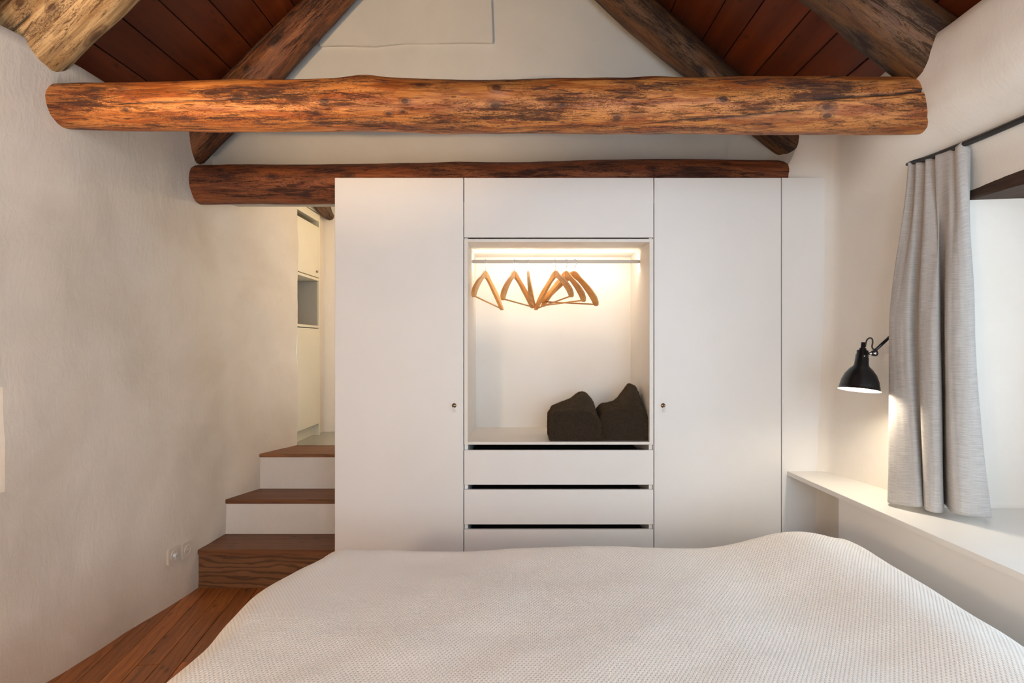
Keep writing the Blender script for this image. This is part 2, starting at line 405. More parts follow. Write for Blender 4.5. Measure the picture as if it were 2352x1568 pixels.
def hole_loop(xf, ylist, zlist, y0, y1, z0, z1):
    yy = [y for y in ylist if y0 <= y <= y1]; zz = [z for z in zlist if z0 <= z <= z1]
    lp = [(y, z0) for y in yy]+[(y1, z) for z in zz[1:]]+[(y, z1) for y in yy[::-1][1:]]+[(y0, z) for z in zz[::-1][1:-1]]
    return [xf(y, z) for y, z in lp]
reveal('niche_reveal', hole_loop(lambda y, z: (wall_left_x(y, z), y, z), ys, zs, *LW), -0.26, 0.25, 0.55, M['plaster'], wall_left)
box('niche_back', -2.36, -2.25, 1.2, 2.4, 0.7, 1.3, M['plaster'], wall_left, 0)

# right wall: one sheet from the rounded gable corner past the window to behind the camera
RS = [0.0, 0.15, 0.26, 0.34, 0.42, 0.52, 0.9, 1.3, 1.75, 3.7, 5.5]
RX = [1.02, 1.24, 1.345, 1.385, 1.455, 1.665, 1.722, 1.735, 1.74, 1.75, 1.75]
RY = [3.60, 3.572, 3.50, 3.40, 3.335, 3.29, 2.87, 2.46, 2.0, 0.05, -1.75]
S_W1, S_W0 = 1.3, 2.9                          # window from s=1.3 (far jamb) to s=2.55 (near jamb)
ZW0, ZW1 = 0.66, 1.935
def wall_right_p(s, z):
    x = interp(s, RS, RX); y = interp(s, RS, RY)
    y += (0.10-0.20*min(1.0, max(0, (z-ZW0)/(ZW1-ZW0))))*math.exp(-((s-S_W1)/0.22)**2)*(1 if z < 2.6 else 0)
    x += interp(z, [0.66, 1.47, 2.25], [-0.028, 0.012, 0.02])*math.exp(-((s-0.52)/0.25)**2)
    x += 0.085*sstep(2.26, 2.46, z)*math.exp(-((s-0.33)/0.13)**2)
    x -= interp(z, [1.96, 2.06, 2.10, 2.16, 2.22, 2.30, 2.44, 2.49, 2.53, 2.58, 2.75], [0, 0.015, 0.045, 0.115, 0.18, 0.215, 0.225, 0.215, 0.15, -0.15, -0.2])*sstep(0.5, 1.2, s)*(1-0.6*sstep(1.9, 3.0, s))
    x += 0.008*fbm((s*2, z*2, 31.0), 3)*sstep(0.3, 0.6, s)
    return (x, y, z)
ss = sorted(set([round(i*0.03, 3) for i in range(100)]+[3+i*0.1 for i in range(26)]+[S_W1, S_W0]))
zr = sorted(set([round(i*0.03, 3) for i in range(92)]+[ZW0, ZW1]))
rm = grid_mesh('wall_right', len(ss), len(zr), lambda i, j: wall_right_p(ss[i], zr[j]),
               skip=lambda i, j: S_W1 <= ss[i] < S_W0 and ZW0 <= zr[j] < ZW1)
wall_right = tag(link('wall_right', rm, M['plaster_r']), kind='structure')
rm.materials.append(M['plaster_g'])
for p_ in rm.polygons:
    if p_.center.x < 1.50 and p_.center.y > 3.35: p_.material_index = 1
lp = []
ssw = [s for s in ss if S_W1 <= s <= S_W0]; zzw = [z for z in zr if ZW0 <= z <= ZW1]
lp = [wall_right_p(s, ZW0) for s in ssw]+[wall_right_p(S_W0, z) for z in zzw[1:]]+[wall_right_p(s, ZW1) for s in ssw[::-1][1:]]+[wall_right_p(S_W1, z) for z in zzw[::-1][1:-1]]
reveal('window_reveal', lp, 0.50, 0.0, 0.02, M['plaster_r'], wall_right)

# gable wall above the far tie beam, with a slightly proud rendered patch
gx = [-2.1+i*0.05 for i in range(75)]; gz = [2.2+i*0.05 for i in range(44)]
gm = grid_mesh('wall_back', len(gx), len(gz), lambda i, j: (gx[i], YG+0.006*fbm((gx[i]*2, gz[j]*2, 5.5), 3), gz[j]))
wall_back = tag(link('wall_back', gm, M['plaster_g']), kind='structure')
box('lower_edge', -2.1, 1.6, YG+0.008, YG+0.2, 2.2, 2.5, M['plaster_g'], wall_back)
pz = lambda u, v: PX(u, v, YG-0.006)
edge = [(735, 107), (790, 106), (860, 108), (930, 102), (1000, 102), (1060, 100), (1133, 100.5)]
poly = [(p.x, p.z) for p in [pz(u, v) for u, v in edge]]+[(pz(1129, 0).x, pz(1129, 0).z), (pz(1127, -150).x, 3.75), (pz(735, 0).x, 3.75)]
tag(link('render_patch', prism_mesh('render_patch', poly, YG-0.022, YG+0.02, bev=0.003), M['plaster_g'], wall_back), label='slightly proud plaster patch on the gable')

# wall behind the camera with a window, it only lights the room
wf = empty('wall_front', (0, -1.0, 0)); tag(wf, kind='structure')
for nm, a in (('plaster_field', (-2.5, -0.20, 0, 2.9)), ('plaster_field', (1.70, 2.0, 0, 2.9)), ('plaster_field', (-0.20, 1.70, 0, 0.75)), ('plaster_field', (-0.20, 1.70, 2.45, 2.9)), ('plaster_field', (-2.5, 2.0, 2.9, 4.4))):
    box(nm, a[0], a[1], -1.2, -1.0, a[2], a[3], M['plaster'], wf, 0)

# windows (outside the picture, they let the daylight in)
def window(name, axis, c, w, h, rot):
    e = empty(name, c); tag(e, kind='structure')
    t = 0.05
    R = Matrix.Rotation(rot, 4, 'Z')
    def part(nm, x0, x1, z0, z1, y0, y1, mat):
        o = box(nm, x0, x1, y0, y1, z0, z1, mat, None, 0.003)
        o.matrix_basis = Matrix.Translation(c) @ R @ o.matrix_basis; attach(o, e)
    part('frame', -w/2, w/2, 0, t, -0.03, 0.03, M['white']); part('frame', -w/2, w/2, h-t, h, -0.03, 0.03, M['white'])
    part('frame', -w/2, -w/2+t, t, h-t, -0.03, 0.03, M['white']); part('frame', w/2-t, w/2, t, h-t, -0.03, 0.03, M['white'])
    part('mullion', -0.02, 0.02, t, h-t, -0.025, 0.025, M['white'])
    part('pane', -w/2+t, -0.02, t, h-t, -0.003, 0.003, M['glass']); part('pane', 0.02, w/2-t, t, h-t, -0.003, 0.003, M['glass'])
for nm, a in (('window_light_baffle', (0.6, 0.89, 0.5, 2.1)), ('window_light_baffle', (1.76, 2.75, 0.5, 2.1)), ('window_light_baffle', (0.89, 1.76, 1.72, 2.1)), ('window_light_baffle', (0.89, 1.76, 0.5, 0.67))):
    box(nm, 2.205, 2.40, a[0], a[1], a[2], a[3], M['plaster_r'], wall_right, 0)  # unseen infill, added to narrow the window and dim its reveal
window('window_1', 'X', (2.25, 1.325, 0.67), 0.87, 1.05, math.pi/2)
window('window_2', 'Y', (0.75, -1.1, 0.75), 1.9, 1.7, 0)

# floor: subfloor and pine boards laid a little askew
floor = tag(box('floor', -2.6, 2.3, -1.9, 3.95, -0.12, -0.022, M['lintel'], None, 0), kind='structure')
ang = math.radians(8.0); bw = 0.0885
dirv = Vector((-math.sin(ang), math.cos(ang), 0)); nrm = Vector((math.cos(ang), math.sin(ang), 0))
p0 = Vector((-1.6076, 2.464, 0)); k0 = p0.dot(nrm)
fb = random.Random(11)
cache = {}
def floorboard(c0, t0, t1):
    L_ = t1-t0; key = round(L_, 1)
    bm = bmesh.new(); bmesh.ops.create_cube(bm, size=1); bmesh.ops.scale(bm, vec=(bw-0.0022, L_-0.002, 0.022), verts=bm.verts)
    bmesh.ops.bevel(bm, geom=[e for e in bm.edges], offset=0.0016, segments=1, affect='EDGES')
    me = from_bm('floorboard', bm); me.materials.append(M['floor'])
    o = bpy.data.objects.new('floorboard', me); COL.objects.link(o)
    o.location = nrm*(c0+bw/2)+dirv*((t0+t1)/2)+Vector((0, 0, -0.011+fb.uniform(-0.0006, 0.0006))); o.rotation_euler = (0, 0, ang)
    attach(o, floor)
for i in range(-10, 22):
    c0 = k0+i*bw
    if i < 14: cuts = [-1.6, fb.uniform(0.2, 1.4), fb.uniform(2.4, 3.5), 4.1]
    else: cuts = [-1.6, 4.1]
    if i == 0: cuts = [-1.6, 0.6, 2.76, 4.1]
    if i == 1: cuts = [-1.6, 1.0, 3.26, 4.1]
    for a, b in zip(cuts, cuts[1:]): floorboard(c0, a, b)

# roof: backing slabs and boards
ceil = empty('ceiling', (0, 1.0, 2.6)); tag(ceil, kind='structure')
def slab(name, x0, x1, fz, off, th, y0, y1, mat, parent, bev):
    z0, z1 = fz(x0), fz(x1); d = Vector((x1-x0, 0, z1-z0)); L_ = d.length; d.normalize()
    up = Vector((-d.z, 0, d.x)); up = up if up.z > 0 else -up
    bm = bmesh.new(); bmesh.ops.create_cube(bm, size=1); bmesh.ops.scale(bm, vec=(L_, y1-y0, th), verts=bm.verts)
    if bev: bmesh.ops.bevel(bm, geom=bm.edges[:], offset=bev, segments=1, affect='EDGES')
    me = from_bm(name, bm); me.materials.append(mat)
    o = bpy.data.objects.new(name, me); COL.objects.link(o)
    cpt = Vector(((x0+x1)/2, (y0+y1)/2, (z0+z1)/2))+up*(off+th/2)
    R = Matrix((( d.x, 0, up.x), (0, 1, 0), (d.z, 0, up.z))).to_4x4()
    if R.to_3x3().determinant() < 0: R = Matrix(((-d.x, 0, up.x), (0, 1, 0), (-d.z, 0, up.z))).to_4x4()
    o.matrix_basis = Matrix.Translation(cpt) @ R
    attach(o, parent); return o
slab('underlay', -2.6, -0.25, roof_l, 0.03, 0.1, -1.95, 4.0, M['lintel'], ceil, 0)
slab('underlay', -0.36, 2.3, roof_r, 0.03, 0.1, -1.95, 4.0, M['lintel'], ceil, 0)
pr = random.Random(5)
x = -1.658-0.12*7
while x < -0.34:
    d = 0.12; slab('roof_plank', x+0.0015, x+d-0.0015, roof_l, pr.uniform(-0.002, 0.003), 0.024, -1.74, YG+0.03, M['plank'], ceil, 0.003); x += d
xs_ = [-0.30+k*0.128 for k in range(10)]
xs_ = [v for v in xs_ if v < 0.98]+[1.036, 1.158, 1.307, 1.4286, 1.565, 1.70, 1.83, 1.96, 2.09]
for a, b in zip(xs_, xs_[1:]):
    slab('roof_plank', a+0.0015, b-0.0015, roof_r, pr.uniform(-0.002, 0.003), 0.024, -1.74, YG+0.03, M['plank'], ceil, 0.003)

# upper passage behind the wardrobe
ZP = 0.646
tag(box('floor_passage', -2.0, 0.8, 4.235, 5.3, 0.40, ZP, M['concrete'], None, 0.003), kind='structure')
pm = grid_mesh('wall_passage_end', 40, 40, lambda i, j: (-1.80+i*0.067, 4.90+0.0*i+0.012*fbm((i*0.2, j*0.2, 77), 3)+0.10*(i*0.067-0.24), ZP+j*0.055))
tag(link('wall_passage_end', pm, M['plaster_r']), kind='structure')
tag(box('wall_passage_right', 0.70, 0.8, 3.93, 5.4, 0.0, 2.8, M['plaster'], None, 0), kind='structure')
tag(box('ceiling_passage', -2.2, 0.8, YG+0.19, 5.4, 2.60, 2.7, M['plaster'], None, 0), kind='structure')
wpl = tag(box('wall_passage_left', -2.3, -1.985, 4.25, 5.4, 0.0, 2.7, M['plaster'], None, 0), kind='structure')
box('wall_return', -1.985, -1.60, 4.748, 5.3, 0.0, 2.7, M['plaster'], wpl, 0)
box('wall_head', -1.985, -1.58, 4.252, 4.747, 2.36, 2.7, M['plaster'], wpl, 0)

# ------------------------------------------------------------------ logs
def make_log(name, pts, rads, mat, label, cat, seed, ns=260, nk=96, wob=0.012, lump=0.05, cracks=(), knots=()):
    """pts/rads control points of axis; cracks: (t0,t1,angle0,angle1,width,depth); knots: (t,angle,size,height)"""
    ax = catmull(pts, ns); rr = np.interp(np.linspace(0, 1, ns), np.linspace(0, 1, len(rads)), rads)
    T = (Vector(pts[-1])-Vector(pts[0])).normalized()
    a = Vector((0, -1, 0)); a = (a-T*a.dot(T)).normalized(); b = T.cross(a)       # angle 0 faces the camera
    ln = 0.0; vs = []; cr = []; kn_ = []; S = [0.0]
    for i in range(1, ns): ln += (ax[i]-ax[i-1]).length; S.append(ln)
    for i in range(ns):
        s = S[i]; t = i/(ns-1)
        off = a*wob*fbm((s*0.9, seed, 1.0), 2)+b*wob*fbm((s*0.9, seed, 7.0), 2)
        for k in range(nk):
            w = 2*math.pi*k/nk
            r = rr[i]*(1+lump*fbm((s*2.2, math.cos(w)*0.9+seed, math.sin(w)*0.9), 3)+0.35*lump*fbm((s*6, math.cos(w)*3+seed, math.sin(w)*3), 3))
            c = 0.0
            for (t0, t1, a0, a1, wd, dp) in cracks:
                if t0 <= t <= t1:
                    q = (t-t0)/(t1-t0); aw = a0+(a1-a0)*q+0.05*fbm((s*4, a0*9, seed), 2)
                    fade = min(1, 5*q, 5*(1-q))
                    dd = abs((w-aw+math.pi) % (2*math.pi)-math.pi)*rr[i]
                    if dd < wd*1.6:
                        e = max(0, 1-dd/(wd*1.6))*fade; r -= dp*e; c = max(c, min(1, e*1.5))
            kv = 0.0
            for (t0, a0, sz, hh) in knots:
                dd = math.hypot((s-S[int(t0*(ns-1))])*0.8, ((w-a0+math.pi) % (2*math.pi)-math.pi)*rr[i]*1.3)
                if dd < sz*3: r += hh*math.exp(-(dd/sz)**2); kv = max(kv, math.exp(-(dd/(0.9*min(sz, 0.03)))**2) if sz < 0.045 else 0)
            vs.append(ax[i]+off+(a*math.cos(w)+b*math.sin(w))*r); cr.append(c); kn_.append(kv)
    fs = [(i*nk+k, (i+1)*nk+k, (i+1)*nk+(k+1) % nk, i*nk+(k+1) % nk) for i in range(ns-1) for k in range(nk)]
    fs.append(tuple(range(nk))); fs.append(tuple((ns-1)*nk+k for k in range(nk-1, -1, -1)))
    me = mesh(name, vs, fs, True)
    at = me.attributes.new('crack', 'FLOAT', 'POINT'); at.data.foreach_set('value', np.array(cr, dtype=np.float32))
    at = me.attributes.new('knot', 'FLOAT', 'POINT'); at.data.foreach_set('value', np.array(kn_, dtype=np.float32))
    l = me.uv_layers.new(name='UVMap'); rm_ = float(np.mean(rr)); data = []
    for i in range(ns-1):
        for k in range(nk):
            # seam at the far side
            def vv(kk): return ((kk+nk//2) % nk if kk < nk else (nk//2))/nk
            k2 = k+1
            va = ((k+nk//2) % nk)/nk; vb = va+1.0/nk
            for ii, v_ in ((i, va), (i+1, va), (i+1, vb), (i, vb)): data += [S[ii], v_*2*math.pi*rm_]
    data += [0.0, 0.0]*(2*nk)
    l.data.foreach_set('uv', np.array(data, dtype=np.float32))
    o = link(name, me, mat); tag(o, label, cat); return o

Y1 = 2.42; p1 = F/Y1
b1 = [(60, 244, 94), (130, 244, 98), (500, 245, 110), (840, 241, 114), (1176, 244, 118), (1600, 243.5, 123), (2000, 242, 127), (2180, 242, 126)]
def bt(u): return interp(u, [b[0] for b in b1], [i/(len(b1)-1) for i in range(len(b1))])
make_log('tie_beam', [PX(u, c, Y1) for u, c, h in b1], [h/2/p1 for u, c, h in b1], M['beam'],
         'long orange peeled-log tie beam crossing the room in front of the wardrobe', 'beam', 2.0, ns=420, nk=128, wob=0.007, lump=0.05,
         cracks=((0.775, 0.955, 0.19, -0.22, 0.0040, 0.016), (0.664, 0.807, 1.05, 0.45, 0.0030, 0.009), (0.19, 0.40, 0.33, -0.10, 0.0022, 0.006)),
         knots=tuple((bt(u), math.asin(max(-0.95, min(0.95, (v-243)/60.0))), sz, hh) for u, v, sz, hh in (
             (575, 245, 0.030, 0.006), (766, 257, 0.024, 0.006), (744, 279, 0.020, 0.005), (945, 256, 0.022, 0.007), (908, 280, 0.018, 0.005), (941, 276, 0.016, 0.004),
             (1146, 226, 0.032, 0.010), (1418, 284, 0.024, 0.006), (1641, 252, 0.026, 0.006), (1865, 282, 0.026, 0.006), (1880, 197, 0.028, 0.005), (335, 271, 0.020, 0.004),
             (430, 200, 0.022, 0.004), (1300, 262, 0.018, 0.004), (845, 190, 0.06, 0.010), (1135, 298, 0.06, 0.009), (1500, 186, 0.06, 0.008))))
Y2 = 3.45; p2 = F/Y2
b2 = [(400, 425, 86), (520, 425, 88), (760, 423, 89), (1176, 418, 88), (1500, 411, 88), (1790, 413, 86), (1850, 414, 86)]
make_log('tie_beam', [PX(u, c, Y2) for u, c, h in b2], [h/2/p2 for u, c, h in b2], M['beam2'],
         'dark red-brown log beam directly above the white wardrobe', 'beam', 5.0, ns=260, nk=80, wob=0.006, lump=0.045)
def raf(name, pts, Y, mat, label, seed, **kw):
    pp = F/Y
    return make_log(name, [PX(u, c, Y) for u, c, r in pts], [r/pp for u, c, r in pts], mat, label, 'rafter', seed, **kw)
raf('rafter', [(1075, -330, 38), (757, 0, 39), (575, 191, 45), (380, 393, 45)], Y2, M['rafter'], 'red-brown log rafter against the gable, sloping down to the left', 8.0, ns=220, nk=80, wob=0.01, lump=0.07,
    cracks=((0.35, 0.93, 0.55, 0.62, 0.004, 0.012),), knots=((0.53, -0.1, 0.030, 0.008), (0.648, 0.0, 0.028, 0.008), (0.865, 0.1, 0.030, 0.008), (0.43, 0.3, 0.022, 0.006)))
raf('rafter', [(1060, -330, 42), (1436, 0, 42), (1642, 179, 40), (1850, 360, 40)], Y2, M['rafter_grey'], 'dark brown log rafter against the gable, sloping down to the right', 11.0, ns=220, nk=80, wob=0.01, lump=0.07, knots=((0.542, -0.1, 0.028, 0.007), (0.63, 0.6, 0.04, 0.012), (0.47, 0.2, 0.02, 0.005)))
YR = 2.36
raf('rafter', [(1010, -790, 77), (236, -62, 78), (86, 84, 79), (-90, 255, 79)], YR, M['rafter_pale'], 'thick pale log rafter in the upper left corner', 14.0, ns=260, nk=96, wob=0.012, lump=0.06,
    cracks=((0.55, 0.97, 0.62, 0.72, 0.004, 0.012), (0.5, 0.95, -0.25, -0.3, 0.0035, 0.010)), knots=((0.545, 0.05, 0.042, 0.010), (0.62, 0.7, 0.03, 0.008), (0.44, -0.5, 0.025, 0.005)))
raf('rafter', [(1000, -780, 74), (1903, -59, 76), (2132, 119, 76), (2337, 279, 76)], YR, M['rafter_grey'], 'thick grey-brown log rafter in the upper right corner', 17.0, ns=260, nk=96, wob=0.012, lump=0.06,
    cracks=((0.6, 0.93, 0.3, 0.42, 0.003, 0.008),))

# ------------------------------------------------------------------ staircase
XW = -1.016                                     # wardrobe side
st = empty('staircase', (-1.4, 3.38, 0), 'short staircase of brown wooden treads beside the wardrobe', 'stairs')
treads = [(3.375, 3.66, 0.2135, 0.030), (3.649, 3.93, 0.421, 0.026), (3.917, 4.25, 0.646, 0.022)]
for i, (ya, yb, zt, th) in enumerate(treads):
    prev = treads[i-1][2] if i else 0.0
    t = box('tread', -1.95, XW-0.002, ya-0.006, yb+0.01, zt-th, zt, M['tread'], st, 0.004, seg=2)
    r = box('riser', -1.95, XW-0.002, ya+0.004, ya+0.03, prev-0.005, zt-th, M['riser_wood'] if i == 0 else M['riser'], st, 0.0015)
    if i == 0: tag(r, label='dark brown wooden bottom riser with wavy grain')
    else: tag(r, label='white plastered riser')

# ------------------------------------------------------------------ passage cabinet and log
XC = -1.575
pc = empty('tall_cabinet', (XC-0.15, 4.49, ZP), 'narrow cream built-in cabinet in the upper passage, seen past the stairs', 'cabinet')
box('side_panel', XC-0.4, XC, 4.252, 4.264, ZP, 2.35, M['cream'], pc); box('side_panel', XC-0.4, XC, 4.725, 4.745, ZP, 2.35, M['cream'], pc)
box('top_panel', XC-0.4, XC, 4.264, 4.725, 2.295, 2.35, M['cream'], pc)
box('back_panel', XC-0.4, XC-0.39, 4.264, 4.725, ZP, 2.295, M['grey_in'], pc)
box('shelf', XC-0.39, XC-0.002, 4.266, 4.723, 1.838, 1.858, M['cream'], pc); box('shelf', XC-0.39, XC-0.002, 4.266, 4.723, 1.474, 1.492, M['cream'], pc)
box('niche_lining', XC-0.389, XC-0.01, 4.712, 4.7245, 1.493, 1.837, M['grey_in'], pc)
box('niche_lining', XC-0.389, XC-0.01, 4.2645, 4.272, 1.493, 1.837, M['grey_in'], pc)
d = box('door', XC-0.02, XC-0.001, 4.270, 4.721, 1.864, 2.252, M['cream'], pc)
kn = link('knob', lathe_mesh('knob', [(0, 0.012), (0.008, 0.011), (0.009, 0.003), (0.006, 0)], 16), M['brass']); kn.location = (XC-0.001, 4.665, 1.905); kn.rotation_euler = (0, math.pi/2, 0); attach(kn, d)
box('door', XC-0.02, XC-0.001, 4.270, 4.721, 0.735, 1.468, M['cream'], pc)
box('plinth', XC-0.06, XC-0.045, 4.264, 4.725, ZP, 0.73, M['cream'], pc)
lg = [(-1.50, 4.15, 2.46), (-1.53, 4.45, 2.435), (-1.545, 4.70, 2.41), (-1.55, 4.82, 2.385), (-1.545, 4.885, 2.375)]
make_log('roof_log', lg, [0.065, 0.06, 0.055, 0.04, 0.03], M['rafter_grey'], 'small dark log end above the cream passage cabinet', 'beam', 21.0, ns=60, nk=40, wob=0.012, lump=0.12)

# ------------------------------------------------------------------ wardrobe
YF, YB = 3.30, 3.90
ppm = F/YF
def wx_(u): return (u-VU)/ppm
def wz_(v): return EYE+(VV-v)/ppm
ZT = wz_(408); ZC = 2.12                        # fronts rise in front of the beam, carcass stops below it
g = 0.0025
X0, X1, X2, X3 = wx_(769), wx_(1065), wx_(1502), wx_(1795)
def lock(parent, x, z):
    o = link('lock', lathe_mesh('lock', [(0, 0.006), (0.006, 0.006), (0.0075, 0.0045), (0.0115, 0.004), (0.0125, 0.0)], 24), M['brass'])
    o.location = (x, YF, z); o.rotation_euler = (math.pi/2, 0, 0); attach(o, parent)
    bm = bmesh.new(); bmesh.ops.create_cube(bm, size=1); bmesh.ops.scale(bm, vec=(0.0022, 0.018, 0.011), verts=bm.verts); bmesh.ops.bevel(bm, geom=bm.edges[:], offset=0.0008, segments=1, affect='EDGES')
    k = link('key', from_bm('key', bm), M['brass']); k.location = (x-0.001, YF-0.013, z); k.rotation_euler = (0, 0.25, 0.1); attach(k, parent)
    t = link('key_tag', prism_mesh('key_tag', [(x-0.003, z-0.006), (x+0.002, z-0.006), (x+0.010, z-0.034), (x-0.006, z-0.036)], YF-0.016, YF-0.014), M['clear']); attach(t, parent)
def side_unit(x0, x1, label, lx, hinge):
    e = empty('wardrobe_cabinet', ((x0+x1)/2, 3.6, 0), label, 'wardrobe')
    box('side_panel', x0+0.0005, x0+0.019, YF+0.021, YB, 0.0, ZC, M['white'], e); box('side_panel', x1-0.019, x1-0.0005, YF+0.021, YB, 0.0, ZC, M['white'], e)
    box('top_panel', x0+0.019, x1-0.019, YF+0.021, YB, ZC-0.019, ZC, M['white'], e)
    box('back_panel', x0+0.019, x1-0.019, YB-0.01, YB, 0.0, ZC-0.019, M['white'], e)
    d = box('door', x0+(0 if x0 < -1 else g), x1-g, YF, YF+0.020, 0.03, ZT, M['white'], e)
    box('plinth', x0+0.019, x1-0.019, YF+0.06, YF+0.075, 0.0, 0.08, M['white'], e)
    lock(d, lx, wz_(931)); return e
side_unit(X0, X1, 'tall white wardrobe cabinet next to the stairs, keyed door', wx_(1043), 'L')
side_unit(X2, X3, 'tall white wardrobe cabinet right of the lit niche, keyed door', wx_(1523), 'R')
cu = empty('wardrobe_cabinet', ((X1+X2)/2, 3.6, 0), 'middle white wardrobe unit with lit open hanging niche above drawers', 'wardrobe')
NX0, NX1, NZ0, NZ1 = wx_(1074.4), wx_(1491.8), wz_(1014.5), wz_(555.5)
ZN0, ZN1 = wz_(1021), wz_(548.5)
YNB = 3.88
box('niche_side', X1+g, NX0, YF, YNB, ZN0, ZN1, M['white_in'], cu, 0.001); box('niche_side', NX1, X2-g, YF, YNB, ZN0, ZN1, M['white_in'], cu, 0.001)
box('niche_top', NX0, NX1, YF, YNB, NZ1, ZN1, M['white_in'], cu, 0.001); box('niche_bottom', NX0, NX1, YF, YNB, ZN0, NZ0, M['white_in'], cu, 0.001)
box('niche_back', X1+g, X2-g, YNB, YNB+0.012, 0.05, ZC-0.02, M['white_in'], cu, 0.001)
box('flap_door', X1+g, X2-g, YF, YF+0.02, wz_(545), ZT, M['white'], cu)
box('top_panel', X1+g, X2-g, YF+0.021, YNB, ZC-0.019, ZC, M['white'], cu)
for a, b in ((X1+g, NX0-0.001), (NX1+0.001, X2-g)):
    box('side_panel', a, b, YF+0.022, YNB, 0.0, ZN0-0.001, M['white'], cu, 0.001)
    box('side_panel', a, b, YF+0.022, YNB, ZN1+0.001, ZC-0.019, M['white'], cu, 0.001)
box('plinth', X1+0.02, X2-0.02, YF+0.06, YF+0.075, 0, 0.08, M['white'], cu)
dz = [(1033.5, 1113), (1124, 1204), (1215.5, 1296), (1307, 1352)]
for i, (va, vb) in enumerate(dz):
    za, zb = wz_(va), max(wz_(vb), 0.03)
    if za-zb < 0.05: continue
    dr = box('drawer', X1+g, X2-g, YF, YF+0.019, zb, za, M['white'], cu, 0.001)
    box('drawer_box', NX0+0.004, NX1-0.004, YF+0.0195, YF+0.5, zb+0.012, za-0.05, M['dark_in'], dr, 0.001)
# black sheet closes the drawer section, slot shade put into its colour
box('drawer_shade_sheet', NX0, NX1, YNB-0.06, YNB-0.05, 0.05, ZN0-0.002, M['dark_in'], cu, 0)
# clothes rail with light strip
YRD = 3.57; ZR = PX(1200, 600.5, YRD).z
xr0, xr1 = NX0, NX1
rl = box('clothes_rail', xr0, xr1, YRD-0.009, YRD+0.009, ZR-0.009, ZR+0.009, M['alu'], cu, 0.003, seg=2)
box('light_strip', xr0+0.01, xr1-0.01, YRD+0.0091, YRD+0.0125, ZR-0.005, ZR+0.005, M['led'], rl, 0)

# filler panel at the right wall
fp = [(X3+g, 0.02), (1.62, 0.02), (1.66, 0.66), (1.71, 1.47), (1.72, ZT), (X3+g, ZT)]
fo = empty('filler_panel', (1.55, YF, 0), 'narrow white filler panel between the right wardrobe door and the wall', 'panel')
link('panel_board', prism_mesh('panel_board', fp, YF, YF+0.02, bev=0.0008), M['white'], fo)
box('wall_batten', X3+0.02, X3+0.06, YF+0.0205, YF+0.06, 0.0, 2.1, M['white'], fo)

# ------------------------------------------------------------------ window shelf, its front and the lintel
ZS = 0.663
sh = empty('window_shelf', (1.6, 2.4, ZS), 'white shelf board under the window that runs on as its sill', 'shelf')
def plan_mesh(name, poly, z0, z1, bev):
    bm = bmesh.new()
    A = [bm.verts.new((p[0], p[1], z0)) for p in poly]; B = [bm.verts.new((p[0], p[1], z1)) for p in poly]; n = len(poly)
    bm.faces.new(A); bm.faces.new(B)
    for i in range(n): bm.faces.new((A[i], A[(i+1) % n], B[(i+1) % n], B[i]))
    bmesh.ops.recalc_face_normals(bm, faces=bm.faces)
    if bev: bmesh.ops.bevel(bm, geom=bm.edges[:], offset=bev, segments=2, affect='EDGES')
    return from_bm(name, bm)
link('shelf_board', plan_mesh('shelf_board', [(1.433, YF-0.0005), (1.505, 1.6), (1.53, -0.99), (1.80, -0.99), (1.80, 0.7), (2.21, 0.72), (2.21, 2.62), (1.79, 2.62), (1.75, YF-0.0005)], ZS-0.023, ZS, 0.0012), M['shelf'], sh)
pn = empty('shelf_cabinet', (1.6, 1.5, 0), 'long low white panelled box beneath the window shelf beside the bed', 'cabinet')
link('front_panel', plan_mesh('front_panel', [(1.468, 2.83), (1.518, 1.6), (1.550, -0.98), (1.568, -0.98), (1.536, 1.6), (1.486, 2.83)], 0.0, ZS-0.0245, 0.001), M['shelf'], pn)
link('end_panel', plan_mesh('end_panel', [(1.487, 2.83), (1.487, 2.812), (1.70, 2.812), (1.70, 2.83)], 0.0, ZS-0.0245, 0.001), M['shelf'], pn)
ln_ = empty('window_lintel', (1.95, 1.8, 1.91), 'old dark wooden lintel over the window on the right', 'lintel')
def lin_v(i, j):
    y = 0.7+i*1.75/39
    prof = [(2.24, 1.985), (2.24, 1.918), (1.90, 1.914), (1.732, 1.906), (1.726, 1.912), (1.728, 1.93), (1.732, 1.945), (1.76, 1.985)]
    x, z = prof[j]
    return (x+0.008*fbm((y*4, j, 3), 3), y, z+0.010*fbm((y*3, j*0.7, 9), 3)*(1 if j in (3, 4, 5, 6) else 0.3))
link('lintel_board', grid_mesh('lintel_board', 40, 8, lin_v, smooth=False), M['lintel'], ln_)

# ------------------------------------------------------------------ curtain and rail
rail = empty('curtain_rail', (1.70, 2.0, 2.1), 'black metal curtain rail above the window', 'curtain rail')
rp = [(1.735, 2.66, 2.135), (1.70, 2.665, 2.135), (1.672, 2.645, 2.132), (1.664, 2.60, 2.126), (1.664, 2.50, 2.112), (1.666, 2.3, 2.104), (1.668, 2.0, 2.099), (1.67, 1.3, 2.095), (1.67, 0.85, 2.09)]
link('rail_tube', tube_mesh('rail_tube', catmull(rp, 80), 0.0115, 14), M['rail'], rail)
for y in (2.46, 0.95):
    link('bracket', tube_mesh('bracket', [(1.668, y, 2.097), (1.70, y, 2.097), (1.76, y, 2.097)], 0.007, 10), M['rail'], rail)
